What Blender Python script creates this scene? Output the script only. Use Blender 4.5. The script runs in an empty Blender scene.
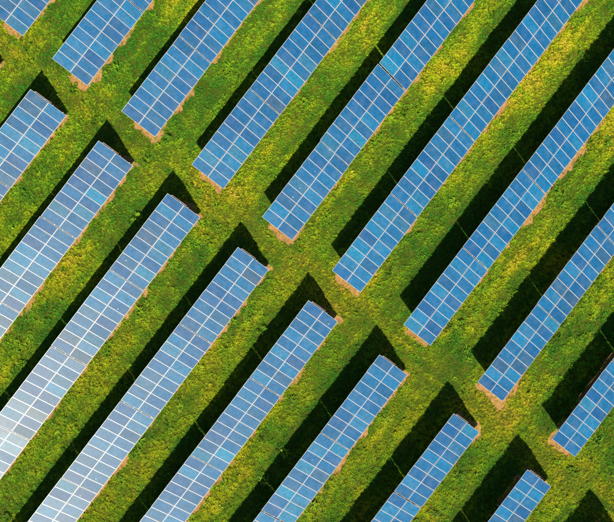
import bpy, bmesh, math, random
import numpy as np
from mathutils import Matrix, Vector

random.seed(7)
rng = np.random.default_rng(11)
R = math.radians
scene = bpy.context.scene
C = scene.collection

# ------------------------------------------------------------------ camera
# world X runs along the rows of tables, Y up their slope, Z up
F_PX, CAM_H = 624.145, 61.4
RX, RY, RZ = -0.03193, -0.03664, math.radians(52.5) + 0.00385
rot = Matrix.Rotation(RY, 3, 'Y') @ Matrix.Rotation(RX, 3, 'X') @ Matrix.Rotation(RZ, 3, 'Z')
cam_data = bpy.data.cameras.new('camera')
cam_data.sensor_fit = 'HORIZONTAL'
cam_data.sensor_width = 36.0
cam_data.lens = F_PX / 614.0 * 36.0
cam_data.clip_start = 0.5
cam_data.clip_end = 3000.0
cam = bpy.data.objects.new('camera', cam_data)
C.objects.link(cam)
cam.matrix_world = Matrix.Translation((0, 0, CAM_H)) @ rot.transposed().to_4x4()
scene.camera = cam

# ------------------------------------------------------------------ sky, sun, exposure
SUN_EL = 0.7312                       # 41.9 degrees
SHADOW_AZ = 0.68825                   # direction the shadows fall, from +X towards +Y
sx, sy, sz = (-math.cos(SUN_EL) * math.cos(SHADOW_AZ), -math.cos(SUN_EL) * math.sin(SHADOW_AZ), math.sin(SUN_EL))
world = bpy.data.worlds.new('World')
scene.world = world
world.use_nodes = True
wn = world.node_tree
sky = wn.nodes.new('ShaderNodeTexSky')
sky.sky_type = 'NISHITA'
sky.sun_disc = False
sky.sun_elevation = SUN_EL
sky.sun_rotation = math.atan2(sx, sy)
sky.air_density = 0.9
sky.dust_density = 0.4
sky.ozone_density = 1.5
bg = wn.nodes['Background']
bg.inputs['Strength'].default_value = 0.055
wn.links.new(sky.outputs['Color'], bg.inputs['Color'])

sun_data = bpy.data.lights.new('sun', 'SUN')
sun_data.energy = 5.0
sun_data.angle = R(0.5)
sun_data.color = (1.0, 0.91, 0.77)
sun = bpy.data.objects.new('sun', sun_data)
C.objects.link(sun)
sun.rotation_euler = Vector((sx, sy, sz)).to_track_quat('Z', 'Y').to_euler()
sun.location = (sx * 120, sy * 120, sz * 120)

scene.view_settings.view_transform = 'Standard'
scene.view_settings.look = 'None'
scene.view_settings.exposure = 1.5
scene.view_settings.gamma = 1.0
scene.view_settings.use_curve_mapping = False
scene.cycles.max_bounces = 4
scene.cycles.diffuse_bounces = 2
scene.cycles.transparent_max_bounces = 4

# ------------------------------------------------------------------ layout numbers (metres)
TILT = 0.48376                        # 27.7 degrees
PITCH_M = 1.0155                        # one module along the row
MOD_W, MOD_L = 1.0, 1.967           # 72-cell module
GAP_L = 0.012
SLOPE = 2 * MOD_L + GAP_L
Z_LOW = 0.63
ROW_P, V0 = 8.48491, 39.337
U_END, L_END = 0.87, -2.75            # where the two blocks stop at the cross aisle
N_MOD = 9
TAB_L = N_MOD * PITCH_M - (PITCH_M - MOD_W)
TAB_P = 9.197
U_OFF = {1: (-.04, .1), 2: (-.03, .02), 3: (-.02, -.09), 4: (.06, -.07), 5: (.04, .06), 6: (.05, .11), 7: (-.02, -.04), 8: (-.05, -.09)}
L_OFF = {1: (-.06, -.03), 2: (0, .01), 3: (.01, 0), 4: (.01, -.02), 5: (.08, .02), 6: (.08, .08), 7: (-.08, -.08), 8: (-.04, -.05)}
CT, ST = math.cos(TILT), math.sin(TILT)

def row_v(block, i):
    off = (U_OFF if block == 'U' else L_OFF).get(i, (0, 0))[1]
    return V0 - ROW_P * i + off + (0.05 if block == 'L' else 0)

rot_np = np.array(rot)
def in_view(P, margin):
    """which world points fall inside the photograph's field, plus a margin in its pixels (used only to stop building)"""
    Q = (np.asarray(P, float) - (0, 0, CAM_H)) @ rot_np.T
    x = 307 + F_PX * Q[:, 0] / -Q[:, 2]
    y = 261 - F_PX * Q[:, 1] / -Q[:, 2]
    return (x > -margin) & (x < 614 + margin) & (y > -margin) & (y < 522 + margin)

# ------------------------------------------------------------------ value noise in numpy
class VNoise:
    def __init__(self, seed):
        self.t = np.random.default_rng(seed).random((256, 256))
    def __call__(self, x, y, scale, octaves=3, gain=0.5):
        out = np.zeros_like(x); amp = 1.0; tot = 0.0; f = 1.0 / scale
        for o in range(octaves):
            X = x * f + 37.7 * o; Y = y * f + 91.3 * o
            xi = np.floor(X).astype(int); yi = np.floor(Y).astype(int)
            fx = X - xi; fy = Y - yi
            fx = fx * fx * (3 - 2 * fx); fy = fy * fy * (3 - 2 * fy)
            t = self.t
            a = t[xi % 256, yi % 256]; b = t[(xi + 1) % 256, yi % 256]
            c = t[xi % 256, (yi + 1) % 256]; d = t[(xi + 1) % 256, (yi + 1) % 256]
            out += amp * ((a * (1 - fx) + b * fx) * (1 - fy) + (c * (1 - fx) + d * fx) * fy)
            tot += amp; amp *= gain; f *= 2.03
        return out / tot
n_soil, n_hgt, n_tone, n_worn = VNoise(1), VNoise(2), VNoise(3), VNoise(4)

def smooth(e0, e1, x):
    t = np.clip((x - e0) / (e1 - e0), 0, 1)
    return t * t * (3 - 2 * t)

def row_rel(v):
    """distance in Y above the low edge of the nearest row below"""
    return np.mod(v - V0 + 2.2, ROW_P) - 2.2

def soil_mask(u, v):
    s = row_rel(v)
    n = n_soil(u, v, 1.1, 3) - 0.5
    n2 = n_soil(u + 50, v, 3.5, 2) - 0.5
    # the run of each block, with a worn apron past its end
    apron = np.where(u > -0.9, .62, .32) + 1.1 * n
    d_end = np.where(u > -0.9, U_END - u, u - L_END)      # metres past the end of the rows
    end_in = smooth(0.25, -0.25, d_end - apron * 0.9)
    lo = smooth(-0.20, 0.14, s + 1.2 * n + 0.7 * n2 - .006 * (v - 4))
    hi = smooth(3.1, 2.3, s + 1.2 * n + 0.5 * n2)
    # corners of the aprons are rounded off
    rnd = smooth(0.0, 0.5, 1.0 - np.maximum(d_end, 0) * np.abs(s - 1.5) * 0.42 + n)
    return lo * hi * end_in * rnd

def ground_z(u, v):
    return (n_hgt(u, v, 2.6, 3) - 0.5) * 0.16 + (n_hgt(u + 9, v + 4, 0.7, 2) - 0.5) * 0.07

# ------------------------------------------------------------------ node helpers
def new_mat(name):
    m = bpy.data.materials.new(name); m.use_nodes = True
    nt = m.node_tree
    return m, nt, nt.nodes['Principled BSDF']
def N(nt, kind, **kw):
    n = nt.nodes.new(kind)
    for k, v in kw.items():
        setattr(n, k, v)
    return n
def math_n(nt, op, a, b=None, c=None):
    n = N(nt, 'ShaderNodeMath', operation=op)
    for i, x in enumerate((a, b, c)):
        if x is None: continue
        if isinstance(x, (int, float)): n.inputs[i].default_value = x
        else: nt.links.new(x, n.inputs[i])
    return n.outputs[0]
def ramp(nt, fac, stops):
    n = N(nt, 'ShaderNodeValToRGB')
    e = n.color_ramp.elements
    while len(e) < len(stops): e.new(0.5)
    for el, (p, c) in zip(e, stops):
        el.position = p; el.color = (*c, 1)
    nt.links.new(fac, n.inputs[0])
    return n.outputs[0]
def mix(nt, fac, a, b, mode='MIX'):
    n = N(nt, 'ShaderNodeMix', data_type='RGBA', blend_type=mode)
    for sock, x in ((n.inputs[0], fac), (n.inputs[6], a), (n.inputs[7], b)):
        if isinstance(x, (int, float)): sock.default_value = x
        elif isinstance(x, tuple): sock.default_value = (*x, 1)
        else: nt.links.new(x, sock)
    return n.outputs[2]

# ------------------------------------------------------------------ materials
def ground_material():
    m, nt, b = new_mat('ground_soil_and_thatch')
    geo = N(nt, 'ShaderNodeNewGeometry')
    at = N(nt, 'ShaderNodeAttribute', attribute_name='soil')
    n1 = N(nt, 'ShaderNodeTexNoise'); n1.inputs['Scale'].default_value = 3.0; n1.inputs['Detail'].default_value = 8; n1.inputs['Roughness'].default_value = .7
    nt.links.new(geo.outputs['Position'], n1.inputs['Vector'])
    n2 = N(nt, 'ShaderNodeTexNoise'); n2.inputs['Scale'].default_value = 0.8; n2.inputs['Detail'].default_value = 5
    nt.links.new(geo.outputs['Position'], n2.inputs['Vector'])
    n3 = N(nt, 'ShaderNodeTexNoise'); n3.inputs['Scale'].default_value = 14; n3.inputs['Detail'].default_value = 6
    nt.links.new(geo.outputs['Position'], n3.inputs['Vector'])
    soil = ramp(nt, n1.outputs['Fac'], [(.3, (.13, .068, .024)), (.5, (.25, .135, .048)), (.7, (.37, .22, .085))])
    soil = mix(nt, math_n(nt, 'MULTIPLY', ramp(nt, n3.outputs['Fac'], [(.4, (0, 0, 0)), (.62, (1, 1, 1))]), .55), soil, (.13, .075, .025))
    thatch = ramp(nt, n2.outputs['Fac'], [(.3, (.028, .042, .004)), (.6, (.050, .056, .006)), (.8, (.09, .075, .010))])
    f = math_n(nt, 'ADD', at.outputs['Fac'], math_n(nt, 'MULTIPLY', math_n(nt, 'SUBTRACT', n1.outputs['Fac'], .5), .9))
    f = ramp(nt, f, [(.38, (0, 0, 0)), (.55, (1, 1, 1))])
    nt.links.new(mix(nt, f, thatch, soil), b.inputs['Base Color'])
    b.inputs['Roughness'].default_value = .95
    b.inputs['Specular IOR Level'].default_value = .02
    bump = N(nt, 'ShaderNodeBump'); bump.inputs['Strength'].default_value = .9; bump.inputs['Distance'].default_value = .05
    nt.links.new(n3.outputs['Fac'], bump.inputs['Height'])
    nt.links.new(bump.outputs[0], b.inputs['Normal'])
    return m

def leaf_material(name, stops):
    m, nt, b = new_mat(name)
    out = nt.nodes['Material Output']
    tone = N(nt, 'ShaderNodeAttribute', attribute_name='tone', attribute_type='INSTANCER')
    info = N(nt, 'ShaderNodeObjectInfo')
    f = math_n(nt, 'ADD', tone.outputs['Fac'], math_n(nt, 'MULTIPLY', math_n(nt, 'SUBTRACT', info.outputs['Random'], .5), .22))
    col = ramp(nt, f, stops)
    hsv = N(nt, 'ShaderNodeHueSaturation'); nt.links.new(col, hsv.inputs['Color'])
    nt.links.new(math_n(nt, 'ADD', .68, math_n(nt, 'MULTIPLY', math_n(nt, 'FRACT', math_n(nt, 'MULTIPLY', info.outputs['Random'], 37.0)), .64)), hsv.inputs['Value'])
    col = hsv.outputs[0]
    nt.links.new(col, b.inputs['Base Color'])
    b.inputs['Roughness'].default_value = .55
    b.inputs['Specular IOR Level'].default_value = .1
    tr = N(nt, 'ShaderNodeBsdfTranslucent')
    nt.links.new(col, tr.inputs['Color'])
    mx = N(nt, 'ShaderNodeMixShader'); mx.inputs[0].default_value = .22
    nt.links.new(b.outputs[0], mx.inputs[1]); nt.links.new(tr.outputs[0], mx.inputs[2])
    nt.links.new(mx.outputs[0], out.inputs['Surface'])
    return m

def panel_material():
    m, nt, b = new_mat('polycrystalline_cells_under_glass')
    tc = N(nt, 'ShaderNodeTexCoord'); info = N(nt, 'ShaderNodeObjectInfo')
    sep = N(nt, 'ShaderNodeSeparateXYZ'); nt.links.new(tc.outputs['Object'], sep.inputs[0])
    cx = math_n(nt, 'MULTIPLY', math_n(nt, 'ADD', sep.outputs[0], .47), 6 / .94)
    cy = math_n(nt, 'MULTIPLY', math_n(nt, 'ADD', sep.outputs[1], .948), 12 / 1.896)
    ex = math_n(nt, 'ABSOLUTE', math_n(nt, 'SUBTRACT', math_n(nt, 'FRACT', cx), .5))
    ey = math_n(nt, 'ABSOLUTE', math_n(nt, 'SUBTRACT', math_n(nt, 'FRACT', cy), .5))
    line_x = math_n(nt, 'GREATER_THAN', ex, .40)
    line_y = math_n(nt, 'GREATER_THAN', ey, .435)
    line = math_n(nt, 'MAXIMUM', line_x, line_y)
    # white backsheet margin around the cells
    mx = math_n(nt, 'GREATER_THAN', math_n(nt, 'ABSOLUTE', sep.outputs[0]), .47)
    my = math_n(nt, 'GREATER_THAN', math_n(nt, 'ABSOLUTE', sep.outputs[1]), .948)
    line = math_n(nt, 'MAXIMUM', line, math_n(nt, 'MAXIMUM', mx, my))
    # each cell its own shade
    comb = N(nt, 'ShaderNodeCombineXYZ')
    nt.links.new(math_n(nt, 'FLOOR', cx), comb.inputs[0]); nt.links.new(math_n(nt, 'FLOOR', cy), comb.inputs[1])
    nt.links.new(math_n(nt, 'MULTIPLY', info.outputs['Random'], 517.0), comb.inputs[2])
    wn_ = N(nt, 'ShaderNodeTexWhiteNoise', noise_dimensions='3D'); nt.links.new(comb.outputs[0], wn_.inputs['Vector'])
    # each string of cells (a column along the module) its own shade
    comb2 = N(nt, 'ShaderNodeCombineXYZ')
    nt.links.new(math_n(nt, 'FLOOR', math_n(nt, 'MULTIPLY', cx, 2)), comb2.inputs[0])
    nt.links.new(math_n(nt, 'MULTIPLY', info.outputs['Random'], 913.0), comb2.inputs[2])
    wn2 = N(nt, 'ShaderNodeTexWhiteNoise', noise_dimensions='3D'); nt.links.new(comb2.outputs[0], wn2.inputs['Vector'])
    base = ramp(nt, info.outputs['Random'], [(0.0, (.0003, .026, .098)), (.2, (.0003, .036, .114)), (.42, (.0003, .046, .126)), (.56, (.002, .030, .092)),
                                              (.70, (.0003, .052, .134)), (.84, (.0003, .066, .150)), (.92, (.010, .028, .072)), (1.0, (.0003, .090, .172))])
    val = math_n(nt, 'ADD', .60, math_n(nt, 'ADD', math_n(nt, 'MULTIPLY', wn_.outputs['Value'], .45), math_n(nt, 'MULTIPLY', wn2.outputs['Value'], .25)))
    hsv = N(nt, 'ShaderNodeHueSaturation')
    nt.links.new(base, hsv.inputs['Color']); nt.links.new(val, hsv.inputs['Value'])
    col = mix(nt, math_n(nt, 'MULTIPLY', line, .5), hsv.outputs[0], (.004, .135, .25))
    # thin uneven dust
    ns = N(nt, 'ShaderNodeTexNoise'); ns.inputs['Scale'].default_value = 1.3; ns.inputs['Detail'].default_value = 5
    geo = N(nt, 'ShaderNodeNewGeometry'); nt.links.new(geo.outputs['Position'], ns.inputs['Vector'])
    dust = ramp(nt, ns.outputs['Fac'], [(.45, (0, 0, 0)), (.8, (.09, .09, .09))])
    col = mix(nt, dust, col, (.20, .19, .17))
    low = math_n(nt, 'MULTIPLY', math_n(nt, 'SMOOTH_MIN', 1.0, math_n(nt, 'MAXIMUM', math_n(nt, 'MULTIPLY', math_n(nt, 'SUBTRACT', -.80, sep.outputs[1]), 6.0), 0.0), .1), math_n(nt, 'MULTIPLY', ns.outputs['Fac'], .28))
    col = mix(nt, low, col, (.17, .15, .12))              # silt gathered at each module's lower lip
    vo = N(nt, 'ShaderNodeTexVoronoi'); vo.inputs['Scale'].default_value = .9; nt.links.new(geo.outputs['Position'], vo.inputs['Vector'])
    sp = N(nt, 'ShaderNodeSeparateColor'); nt.links.new(vo.outputs['Color'], sp.inputs[0])
    drop = math_n(nt, 'MULTIPLY', math_n(nt, 'LESS_THAN', vo.outputs['Distance'], .035), math_n(nt, 'GREATER_THAN', sp.outputs[0], .72))
    col = mix(nt, math_n(nt, 'MULTIPLY', drop, .8), col, (.5, .5, .46))   # bird droppings
    nt.links.new(col, b.inputs['Base Color'])
    b.inputs['IOR'].default_value = 1.5
    b.inputs['Specular IOR Level'].default_value = .28
    b.inputs['Specular Tint'].default_value = (1.0, .88, .50, 1)
    rr = math_n(nt, 'ADD', math_n(nt, 'ADD', .405, math_n(nt, 'MULTIPLY', math_n(nt, 'FRACT', math_n(nt, 'MULTIPLY', info.outputs['Random'], 71.0)), .07)), math_n(nt, 'MULTIPLY', ns.outputs['Fac'], .09))
    nt.links.new(rr, b.inputs['Roughness'])
    return m

def plain_material(name, col, rough, metal=0.0, noise=.15, scale=9.0):
    m, nt, b = new_mat(name)
    tc = N(nt, 'ShaderNodeNewGeometry')
    ns = N(nt, 'ShaderNodeTexNoise'); ns.inputs['Scale'].default_value = scale; ns.inputs['Detail'].default_value = 4
    nt.links.new(tc.outputs['Position'], ns.inputs['Vector'])
    lo = tuple(c * (1 - noise) for c in col); hi = tuple(min(1, c * (1 + noise)) for c in col)
    nt.links.new(ramp(nt, ns.outputs['Fac'], [(.3, lo), (.7, hi)]), b.inputs['Base Color'])
    b.inputs['Roughness'].default_value = rough
    b.inputs['Metallic'].default_value = metal
    return m

M_GROUND = ground_material()
M_GRASS = leaf_material('meadow_grass_blades', [(.0, (.035, .17, .012)), (.28, (.14, .29, .010)), (.5, (.27, .36, .008)), (.72, (.42, .405, .010)), (1.0, (.58, .42, .05))])
M_WEED = leaf_material('broad_weed_leaves', [(.0, (.04, .10, .006)), (.5, (.08, .17, .006)), (1.0, (.16, .25, .008))])
M_PANEL = panel_material()
M_FRAME = plain_material('anodised_aluminium_frame', (.26, .255, .245), .5, .2, .15)
M_STEEL = plain_material('galvanised_steel', (.40, .40, .40), .5, .6, .2)
M_TRAY = plain_material('weathered_cable_tray', (.17, .13, .11), .6, .3, .2)
M_BACK = plain_material('grey_plastic_box', (.32, .33, .34), .5, 0, .1)

# ------------------------------------------------------------------ ground, one sheet out to the horizon
def build_ground():
    fine_u = np.arange(-47, 47.01, 0.2)
    fine_v = np.arange(-44, 52.01, 0.2)
    out = np.array([2, 5, 10, 20, 40, 80, 160, 320, 640, 1200.])
    us = np.concatenate([fine_u[0] - out[::-1], fine_u, fine_u[-1] + out])
    vs = np.concatenate([fine_v[0] - out[::-1], fine_v, fine_v[-1] + out])
    U, V = np.meshgrid(us, vs, indexing='ij')
    Z = ground_z(U, V)
    S = soil_mask(U, V)
    far = np.maximum(np.abs(U) - 47, np.abs(V - 4) - 48)
    S = S * smooth(3, 0, far); Z = Z * smooth(60, 0, far) - 0.0
    nu, nv = len(us), len(vs)
    me = bpy.data.meshes.new('ground')
    co = np.stack([U, V, Z], -1).reshape(-1, 3)
    idx = np.arange(nu * nv).reshape(nu, nv)
    q = np.stack([idx[:-1, :-1], idx[1:, :-1], idx[1:, 1:], idx[:-1, 1:]], -1).reshape(-1, 4)
    me.vertices.add(len(co)); me.vertices.foreach_set('co', co.ravel())
    me.loops.add(q.size); me.loops.foreach_set('vertex_index', q.ravel())
    me.polygons.add(len(q)); me.polygons.foreach_set('loop_start', np.arange(0, q.size, 4))
    me.polygons.foreach_set('use_smooth', np.ones(len(q), bool))
    me.update()
    a = me.attributes.new('soil', 'FLOAT', 'POINT'); a.data.foreach_set('value', S.ravel().astype(np.float32))
    me.materials.append(M_GROUND)
    o = bpy.data.objects.new('ground', me); C.objects.link(o)
    o['kind'] = 'structure'
    o['label'] = 'meadow ground with bare soil worn along and past the tables'
    return o
build_ground()

# ------------------------------------------------------------------ grass and weeds
def tuft_mesh(name, n, rad, hmin, hmax, wmin, wmax, lean, mat, seed, bend=.5):
    r = random.Random(seed)
    vs, fs = [], []
    for k in range(n):
        a = r.random() * 2 * math.pi; d = rad * math.sqrt(r.random())
        x, y = d * math.cos(a), d * math.sin(a)
        la = a + r.uniform(-1.3, 1.3); h = r.uniform(hmin, hmax); w = r.uniform(wmin, wmax) / 2
        ln = h * r.uniform(lean * .4, lean)
        dx, dy = math.cos(la), math.sin(la); px, py = -dy, dx
        b = len(vs)
        mx, my, mz = x + dx * ln * .35, y + dy * ln * .35, h * .62
        tx, ty, tz = x + dx * ln, y + dy * ln, h * (1 - bend * .35)
        vs += [(x + px * w * .7, y + py * w * .7, -.04), (x - px * w * .7, y - py * w * .7, -.04),
               (mx - px * w, my - py * w, mz), (mx + px * w, my + py * w, mz), (tx, ty, tz)]
        fs += [(b, b + 1, b + 2, b + 3), (b + 3, b + 2, b + 4)]
    me = bpy.data.meshes.new(name); me.from_pydata(vs, [], fs); me.materials.append(mat)
    return me

def scatter_object(name, label, cat, pts, rotz, scl, tone, meshes):
    col = bpy.data.collections.new(name + '_shapes')
    for me in meshes:
        col.objects.link(bpy.data.objects.new(me.name, me))
    me = bpy.data.meshes.new(name)
    me.vertices.add(len(pts)); me.vertices.foreach_set('co', np.asarray(pts, np.float32).ravel())
    for an, arr in (('rotz', rotz), ('scl', scl), ('tone', tone)):
        a = me.attributes.new(an, 'FLOAT', 'POINT'); a.data.foreach_set('value', np.asarray(arr, np.float32))
    o = bpy.data.objects.new(name, me); C.objects.link(o)
    ng = bpy.data.node_groups.new(name + '_scatter', 'GeometryNodeTree')
    ng.interface.new_socket('Geometry', in_out='INPUT', socket_type='NodeSocketGeometry')
    ng.interface.new_socket('Geometry', in_out='OUTPUT', socket_type='NodeSocketGeometry')
    gi = ng.nodes.new('NodeGroupInput'); go = ng.nodes.new('NodeGroupOutput')
    iop = ng.nodes.new('GeometryNodeInstanceOnPoints')
    ci = ng.nodes.new('GeometryNodeCollectionInfo')
    ci.inputs['Collection'].default_value = col
    ci.inputs['Separate Children'].default_value = True
    ci.inputs['Reset Children'].default_value = True
    iop.inputs['Pick Instance'].default_value = True
    def attr(n):
        a = ng.nodes.new('GeometryNodeInputNamedAttribute'); a.data_type = 'FLOAT'; a.inputs['Name'].default_value = n
        return a.outputs['Attribute']
    cr = ng.nodes.new('ShaderNodeCombineXYZ'); ng.links.new(attr('rotz'), cr.inputs[2])
    ng.links.new(gi.outputs[0], iop.inputs['Points'])
    ng.links.new(ci.outputs[0], iop.inputs['Instance'])
    ng.links.new(cr.outputs[0], iop.inputs['Rotation'])
    ng.links.new(attr('scl'), iop.inputs['Scale'])
    rv = ng.nodes.new('FunctionNodeRandomValue'); rv.data_type = 'INT'
    rv.inputs[4].default_value = 0; rv.inputs[5].default_value = len(meshes) - 1
    ng.links.new(rv.outputs[2], iop.inputs['Instance Index'])
    ng.links.new(iop.outputs[0], go.inputs[0])
    md = o.modifiers.new('scatter', 'NODES'); md.node_group = ng
    o['kind'] = 'stuff'; o['label'] = label; o['category'] = cat
    return o

def scatter_points(density, margin=45):
    a, b = -52, 52; c, d = -48, 56
    n = int(density * (b - a) * (d - c))
    u = rng.uniform(a, b, n); v = rng.uniform(c, d, n)
    k = in_view(np.stack([u, v, 0 * u], 1), margin)
    return u[k], v[k]

def under_table(u, v):
    s = row_rel(v)
    inside = (s > 0.9) & (s < 2.7)
    return inside & ((u > U_END + 1.5) | (u < L_END - 1.5))

def build_grass():
    u, v = scatter_points(60)
    sm = soil_mask(u, v)
    keep = (rng.random(len(u)) > smooth(.2, .85, sm) * .88) & ~under_table(u, v)
    u, v = u[keep], v[keep]
    s = row_rel(v)
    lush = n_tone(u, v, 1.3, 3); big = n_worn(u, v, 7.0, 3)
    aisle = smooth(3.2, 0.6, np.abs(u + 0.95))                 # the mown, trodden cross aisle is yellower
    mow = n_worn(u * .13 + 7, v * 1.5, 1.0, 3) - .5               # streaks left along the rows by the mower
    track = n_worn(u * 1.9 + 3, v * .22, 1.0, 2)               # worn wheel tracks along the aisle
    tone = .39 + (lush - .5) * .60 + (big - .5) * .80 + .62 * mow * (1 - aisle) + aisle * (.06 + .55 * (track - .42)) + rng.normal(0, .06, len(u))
    tone -= .10 * smooth(0, 30, v - 4 - .3 * u)
    tone -= .20 * smooth(2.6, 4.2, s) * smooth(6.6, 5.2, s)    # fresher green behind the tables, with their shade deepened in the grass colour
    clump = n_hgt(u + 31, v, .75, 3, .6)
    scl = .50 + .78 * clump + .5 * mow + rng.normal(0, .15, len(u))
    scl = np.clip(scl * (1 - .22 * aisle), .3, 1.8)
    meshes = [tuft_mesh('grass_tuft', 18, .09, .06, .17, .010, .020, .9, M_GRASS, k) for k in range(5)]
    meshes.append(tuft_mesh('grass_tuft', 22, .08, .12, .30, .011, .022, .75, M_GRASS, 31))
    pts = np.stack([u, v, ground_z(u, v)], 1)
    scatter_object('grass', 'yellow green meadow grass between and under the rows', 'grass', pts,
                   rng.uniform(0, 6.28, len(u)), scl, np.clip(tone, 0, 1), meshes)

def build_weeds():
    u, v = scatter_points(1.9)
    s = row_rel(v); sm = soil_mask(u, v)
    patch = n_worn(u + 80, v + 13, 3.2, 3)
    edge = smooth(-1.5, -.8, s) * smooth(-.1, -.5, s)          # along the drip line
    p = smooth(.56, .72, patch) * .6 + .22 * edge + .02
    keep = (rng.random(len(u)) < p) & ~under_table(u, v) & (sm < .8)
    u, v = u[keep], v[keep]
    meshes = [tuft_mesh('weed_clump', 30, .16, .10, .34, .05, .10, 1.2, M_WEED, 50 + k, 1.1) for k in range(4)]
    pts = np.stack([u, v, ground_z(u, v)], 1)
    scatter_object('weeds', 'dark green broad leaved weeds scattered in the grass', 'weeds', pts,
                   rng.uniform(0, 6.28, len(u)), np.clip(rng.normal(.85, .3, len(u)), .4, 1.7), rng.random(len(u)), meshes)
build_grass()
build_weeds()

# ------------------------------------------------------------------ shared meshes of a solar table
def box(bm, x0, x1, y0, y1, z0, z1):
    v = [bm.verts.new(p) for p in ((x0, y0, z0), (x1, y0, z0), (x1, y1, z0), (x0, y1, z0), (x0, y0, z1), (x1, y0, z1), (x1, y1, z1), (x0, y1, z1))]
    for f in ((3, 2, 1, 0), (4, 5, 6, 7), (0, 1, 5, 4), (1, 2, 6, 5), (2, 3, 7, 6), (3, 0, 4, 7)):
        bm.faces.new([v[i] for i in f])
def to_mesh(bm, name, mat):
    me = bpy.data.meshes.new(name); bm.to_mesh(me); bm.free(); me.materials.append(mat)
    return me
def profile(name, mat, outline, x0, x1):
    """a channel of the given (y, z) outline run along x"""
    bm = bmesh.new()
    a = [bm.verts.new((x0, y, z)) for y, z in outline]; b = [bm.verts.new((x1, y, z)) for y, z in outline]
    n = len(outline)
    for i in range(n):
        bm.faces.new((a[i], a[(i + 1) % n], b[(i + 1) % n], b[i]))
    bm.faces.new(a[::-1]); bm.faces.new(b)
    bmesh.ops.recalc_face_normals(bm, faces=bm.faces[:])
    return to_mesh(bm, name, mat)

FW = 0.030                            # visible width of the frame's lip, with the seal
bm = bmesh.new(); box(bm, -MOD_W / 2 + .012, MOD_W / 2 - .012, -MOD_L / 2 + .012, MOD_L / 2 - .012, -.010, -.004)
ME_PANEL = to_mesh(bm, 'solar_panel', M_PANEL)
def frame_mesh():
    bm = bmesh.new()
    w, l = MOD_W / 2, MOD_L / 2
    box(bm, -w, w, -l, -l + FW, -.04, 0); box(bm, -w, w, l - FW, l, -.04, 0)
    box(bm, -w, -w + FW * .85, -l + FW, l - FW, -.04, 0); box(bm, w - FW * .85, w, -l + FW, l - FW, -.04, 0)
    return to_mesh(bm, 'frame', M_FRAME)
ME_FRAME = frame_mesh()
CH = [(-.03, -.06), (.03, -.06), (.03, -.053), (-.023, -.053), (-.023, -.007), (.03, -.007), (.03, 0), (-.03, 0)]
ME_PURLIN = profile('purlin', M_STEEL, CH, .02, TAB_L + .07)
def rafter_mesh():
    bm = bmesh.new()
    L = SLOPE - .5
    box(bm, -.03, .03, -L / 2, L / 2, -.09, -.084); box(bm, -.03, .03, -L / 2, L / 2, -.006, 0); box(bm, -.003, .003, -L / 2, L / 2, -.084, -.006)
    return to_mesh(bm, 'rafter', M_STEEL)
ME_RAFTER = rafter_mesh()
def post_mesh(h):
    bm = bmesh.new()
    box(bm, -.05, .05, -.05, -.043, -.35, h); box(bm, -.05, .05, .043, .05, -.35, h); box(bm, -.0035, .0035, -.043, .043, -.35, h)
    return to_mesh(bm, 'post', M_STEEL)
S_FRONT, S_BACK = .85, 3.05           # where along the slope the posts carry the rafters
def top_at(s): return Z_LOW + s * ST - (.04 + .06 + .05) / CT
ME_POST_F, ME_POST_B = post_mesh(top_at(S_FRONT)), post_mesh(top_at(S_BACK))
def brace_mesh():
    a = Vector((0, 0, .45)); b = Vector((0, -(S_BACK - 1.9) * CT, top_at(1.9)))
    bm = bmesh.new(); L = (b - a).length
    box(bm, -.02, .02, -.02, .02, 0, L)
    q = (b - a).to_track_quat('Z', 'X').to_matrix().to_4x4()
    bm.transform(Matrix.Translation(a) @ q)
    return to_mesh(bm, 'brace', M_STEEL)
ME_BRACE = brace_mesh()
def tray_mesh():
    bm = bmesh.new()
    box(bm, -.09, .09, -.9, .9, -.01, 0)
    box(bm, -.09, -.08, -.9, .9, 0, .06); box(bm, .08, .09, -.9, .9, 0, .06)
    return to_mesh(bm, 'cable_tray', M_TRAY)
ME_TRAY = tray_mesh()
def junction_mesh():
    bm = bmesh.new(); box(bm, -.06, .06, -.05, .05, -.03, 0)
    bmesh.ops.bevel(bm, geom=bm.edges[:], offset=.006, segments=1, affect='EDGES')
    return to_mesh(bm, 'junction_box', M_BACK)
ME_JBOX = junction_mesh()

def child(name, me, parent, mat4):
    o = bpy.data.objects.new(name, me); C.objects.link(o)
    o.parent = parent; o.matrix_local = mat4
    return o
TILT_M = Matrix.Rotation(TILT, 4, 'X')
def on_slope(x, s, dz=0.0):
    """a frame lying in the table's slope: x along the row, s metres up from the low edge, dz off the glass"""
    return Matrix.Translation((0, 0, Z_LOW)) @ TILT_M @ Matrix.Translation((x, s, dz))

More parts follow.
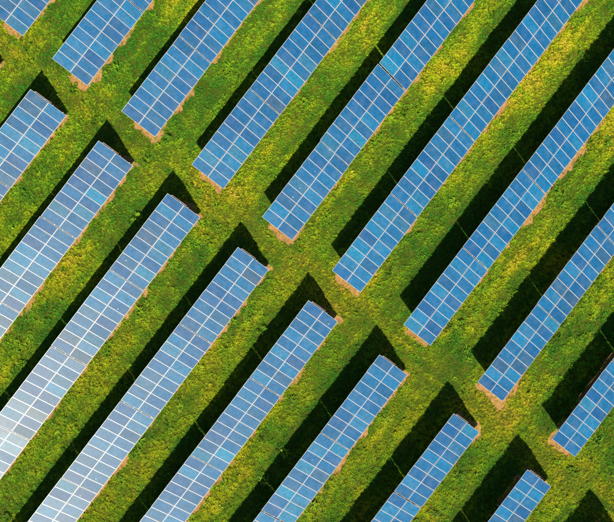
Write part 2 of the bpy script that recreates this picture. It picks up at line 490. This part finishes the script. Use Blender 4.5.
ORD = ['first', 'second', 'third', 'fourth', 'fifth', 'sixth', 'seventh', 'eighth', 'ninth', 'tenth', 'eleventh']
def build_table(block, i, k, u0, v):
    root = bpy.data.objects.new('solar_table', None); C.objects.link(root)
    root.empty_display_size = .5
    j = random.Random(i * 100 + k * 7 + (3 if block == 'U' else 0))
    root.location = (u0 + (j.uniform(-.025, .025) if k else 0), v + j.uniform(-.025, .025), j.uniform(-.025, .025))
    root.rotation_euler = (j.gauss(0, .004), 0, j.gauss(0, .0012))
    blk = 'upper right' if block == 'U' else 'lower left'
    n = i if block == 'U' else i - 1                     # rows counted as they show, from the left
    root['label'] = f'blue solar table, {ORD[k]} from the cross aisle, {ORD[max(n, 0)]} row from left, {blk} block'
    if block == 'L' and i == 0:
        root['label'] = 'solar table just past the left edge, only its soil and shadow showing'
    if block == 'U' and i == 9:
        root['label'] = 'solar table just past the right edge, below the last visible upper row'
    if block == 'L' and i == 9:
        root['label'] = 'solar table at the bottom right corner, showing only by its pointed shadow'
    root['category'] = 'solar table'
    root['group'] = 'solar tables of the two blocks'
    for c in range(N_MOD):
        for r in range(2):
            x = MOD_W / 2 + c * PITCH_M; s = MOD_L / 2 + r * (MOD_L + GAP_L)
            wob = Matrix.Rotation(j.gauss(0, .010), 4, 'X') @ Matrix.Rotation(j.gauss(0, .007), 4, 'Y')
            p = child('solar_panel', ME_PANEL, root, on_slope(x + j.gauss(0, .0012), s + j.gauss(0, .004), j.gauss(0, .0015)) @ wob)
            child('frame', ME_FRAME, p, Matrix.Identity(4))
            child('junction_box', ME_JBOX, p, Matrix.Translation((0, MOD_L * .4, -.0105)))
    for s in (.42, 1.52, 2.42, 3.5):
        child('purlin', ME_PURLIN, root, on_slope(0, s, -.045))
    for x in (1.15, TAB_L / 2, TAB_L - 1.15):
        child('rafter', ME_RAFTER, root, on_slope(x, SLOPE / 2, -.108))
        child('post', ME_POST_F, root, Matrix.Translation((x, S_FRONT * CT, 0)))
        pb = child('post', ME_POST_B, root, Matrix.Translation((x, S_BACK * CT, 0)))
        child('brace', ME_BRACE, pb, Matrix.Translation((.075, 0, 0)))
    if block == 'L' and k == 0:
        child('cable_tray', ME_TRAY, root, on_slope(TAB_L + .04, 2.62, -.12))
    return root

def table_seen(u0, v, margin):
    U, S, Z = np.meshgrid(np.linspace(0, TAB_L, 8), np.linspace(0, SLOPE, 4), (0, 1), indexing='ij')
    P = np.stack([u0 + U, v + S * CT, Z_LOW + S * ST], -1)
    G = P.copy(); L = P[..., 2] / math.tan(SUN_EL)
    G[..., 0] += L * math.cos(SHADOW_AZ); G[..., 1] += L * math.sin(SHADOW_AZ); G[..., 2] = 0
    return in_view(np.where(Z[..., None] > 0, G, P).reshape(-1, 3), margin).any()

n_tab = 0
for block in 'UL':
    for i in range(0, 10):
        off = (U_OFF if block == 'U' else L_OFF).get(i, (0, 0))[0]
        v = row_v(block, i)
        for k in range(0, 5):
            u0 = (U_END + off + k * TAB_P) if block == 'U' else (L_END + off - k * TAB_P - TAB_L)
            if not table_seen(u0, v, 6): continue
            build_table(block, i, k, u0, v); n_tab += 1
print('tables', n_tab)
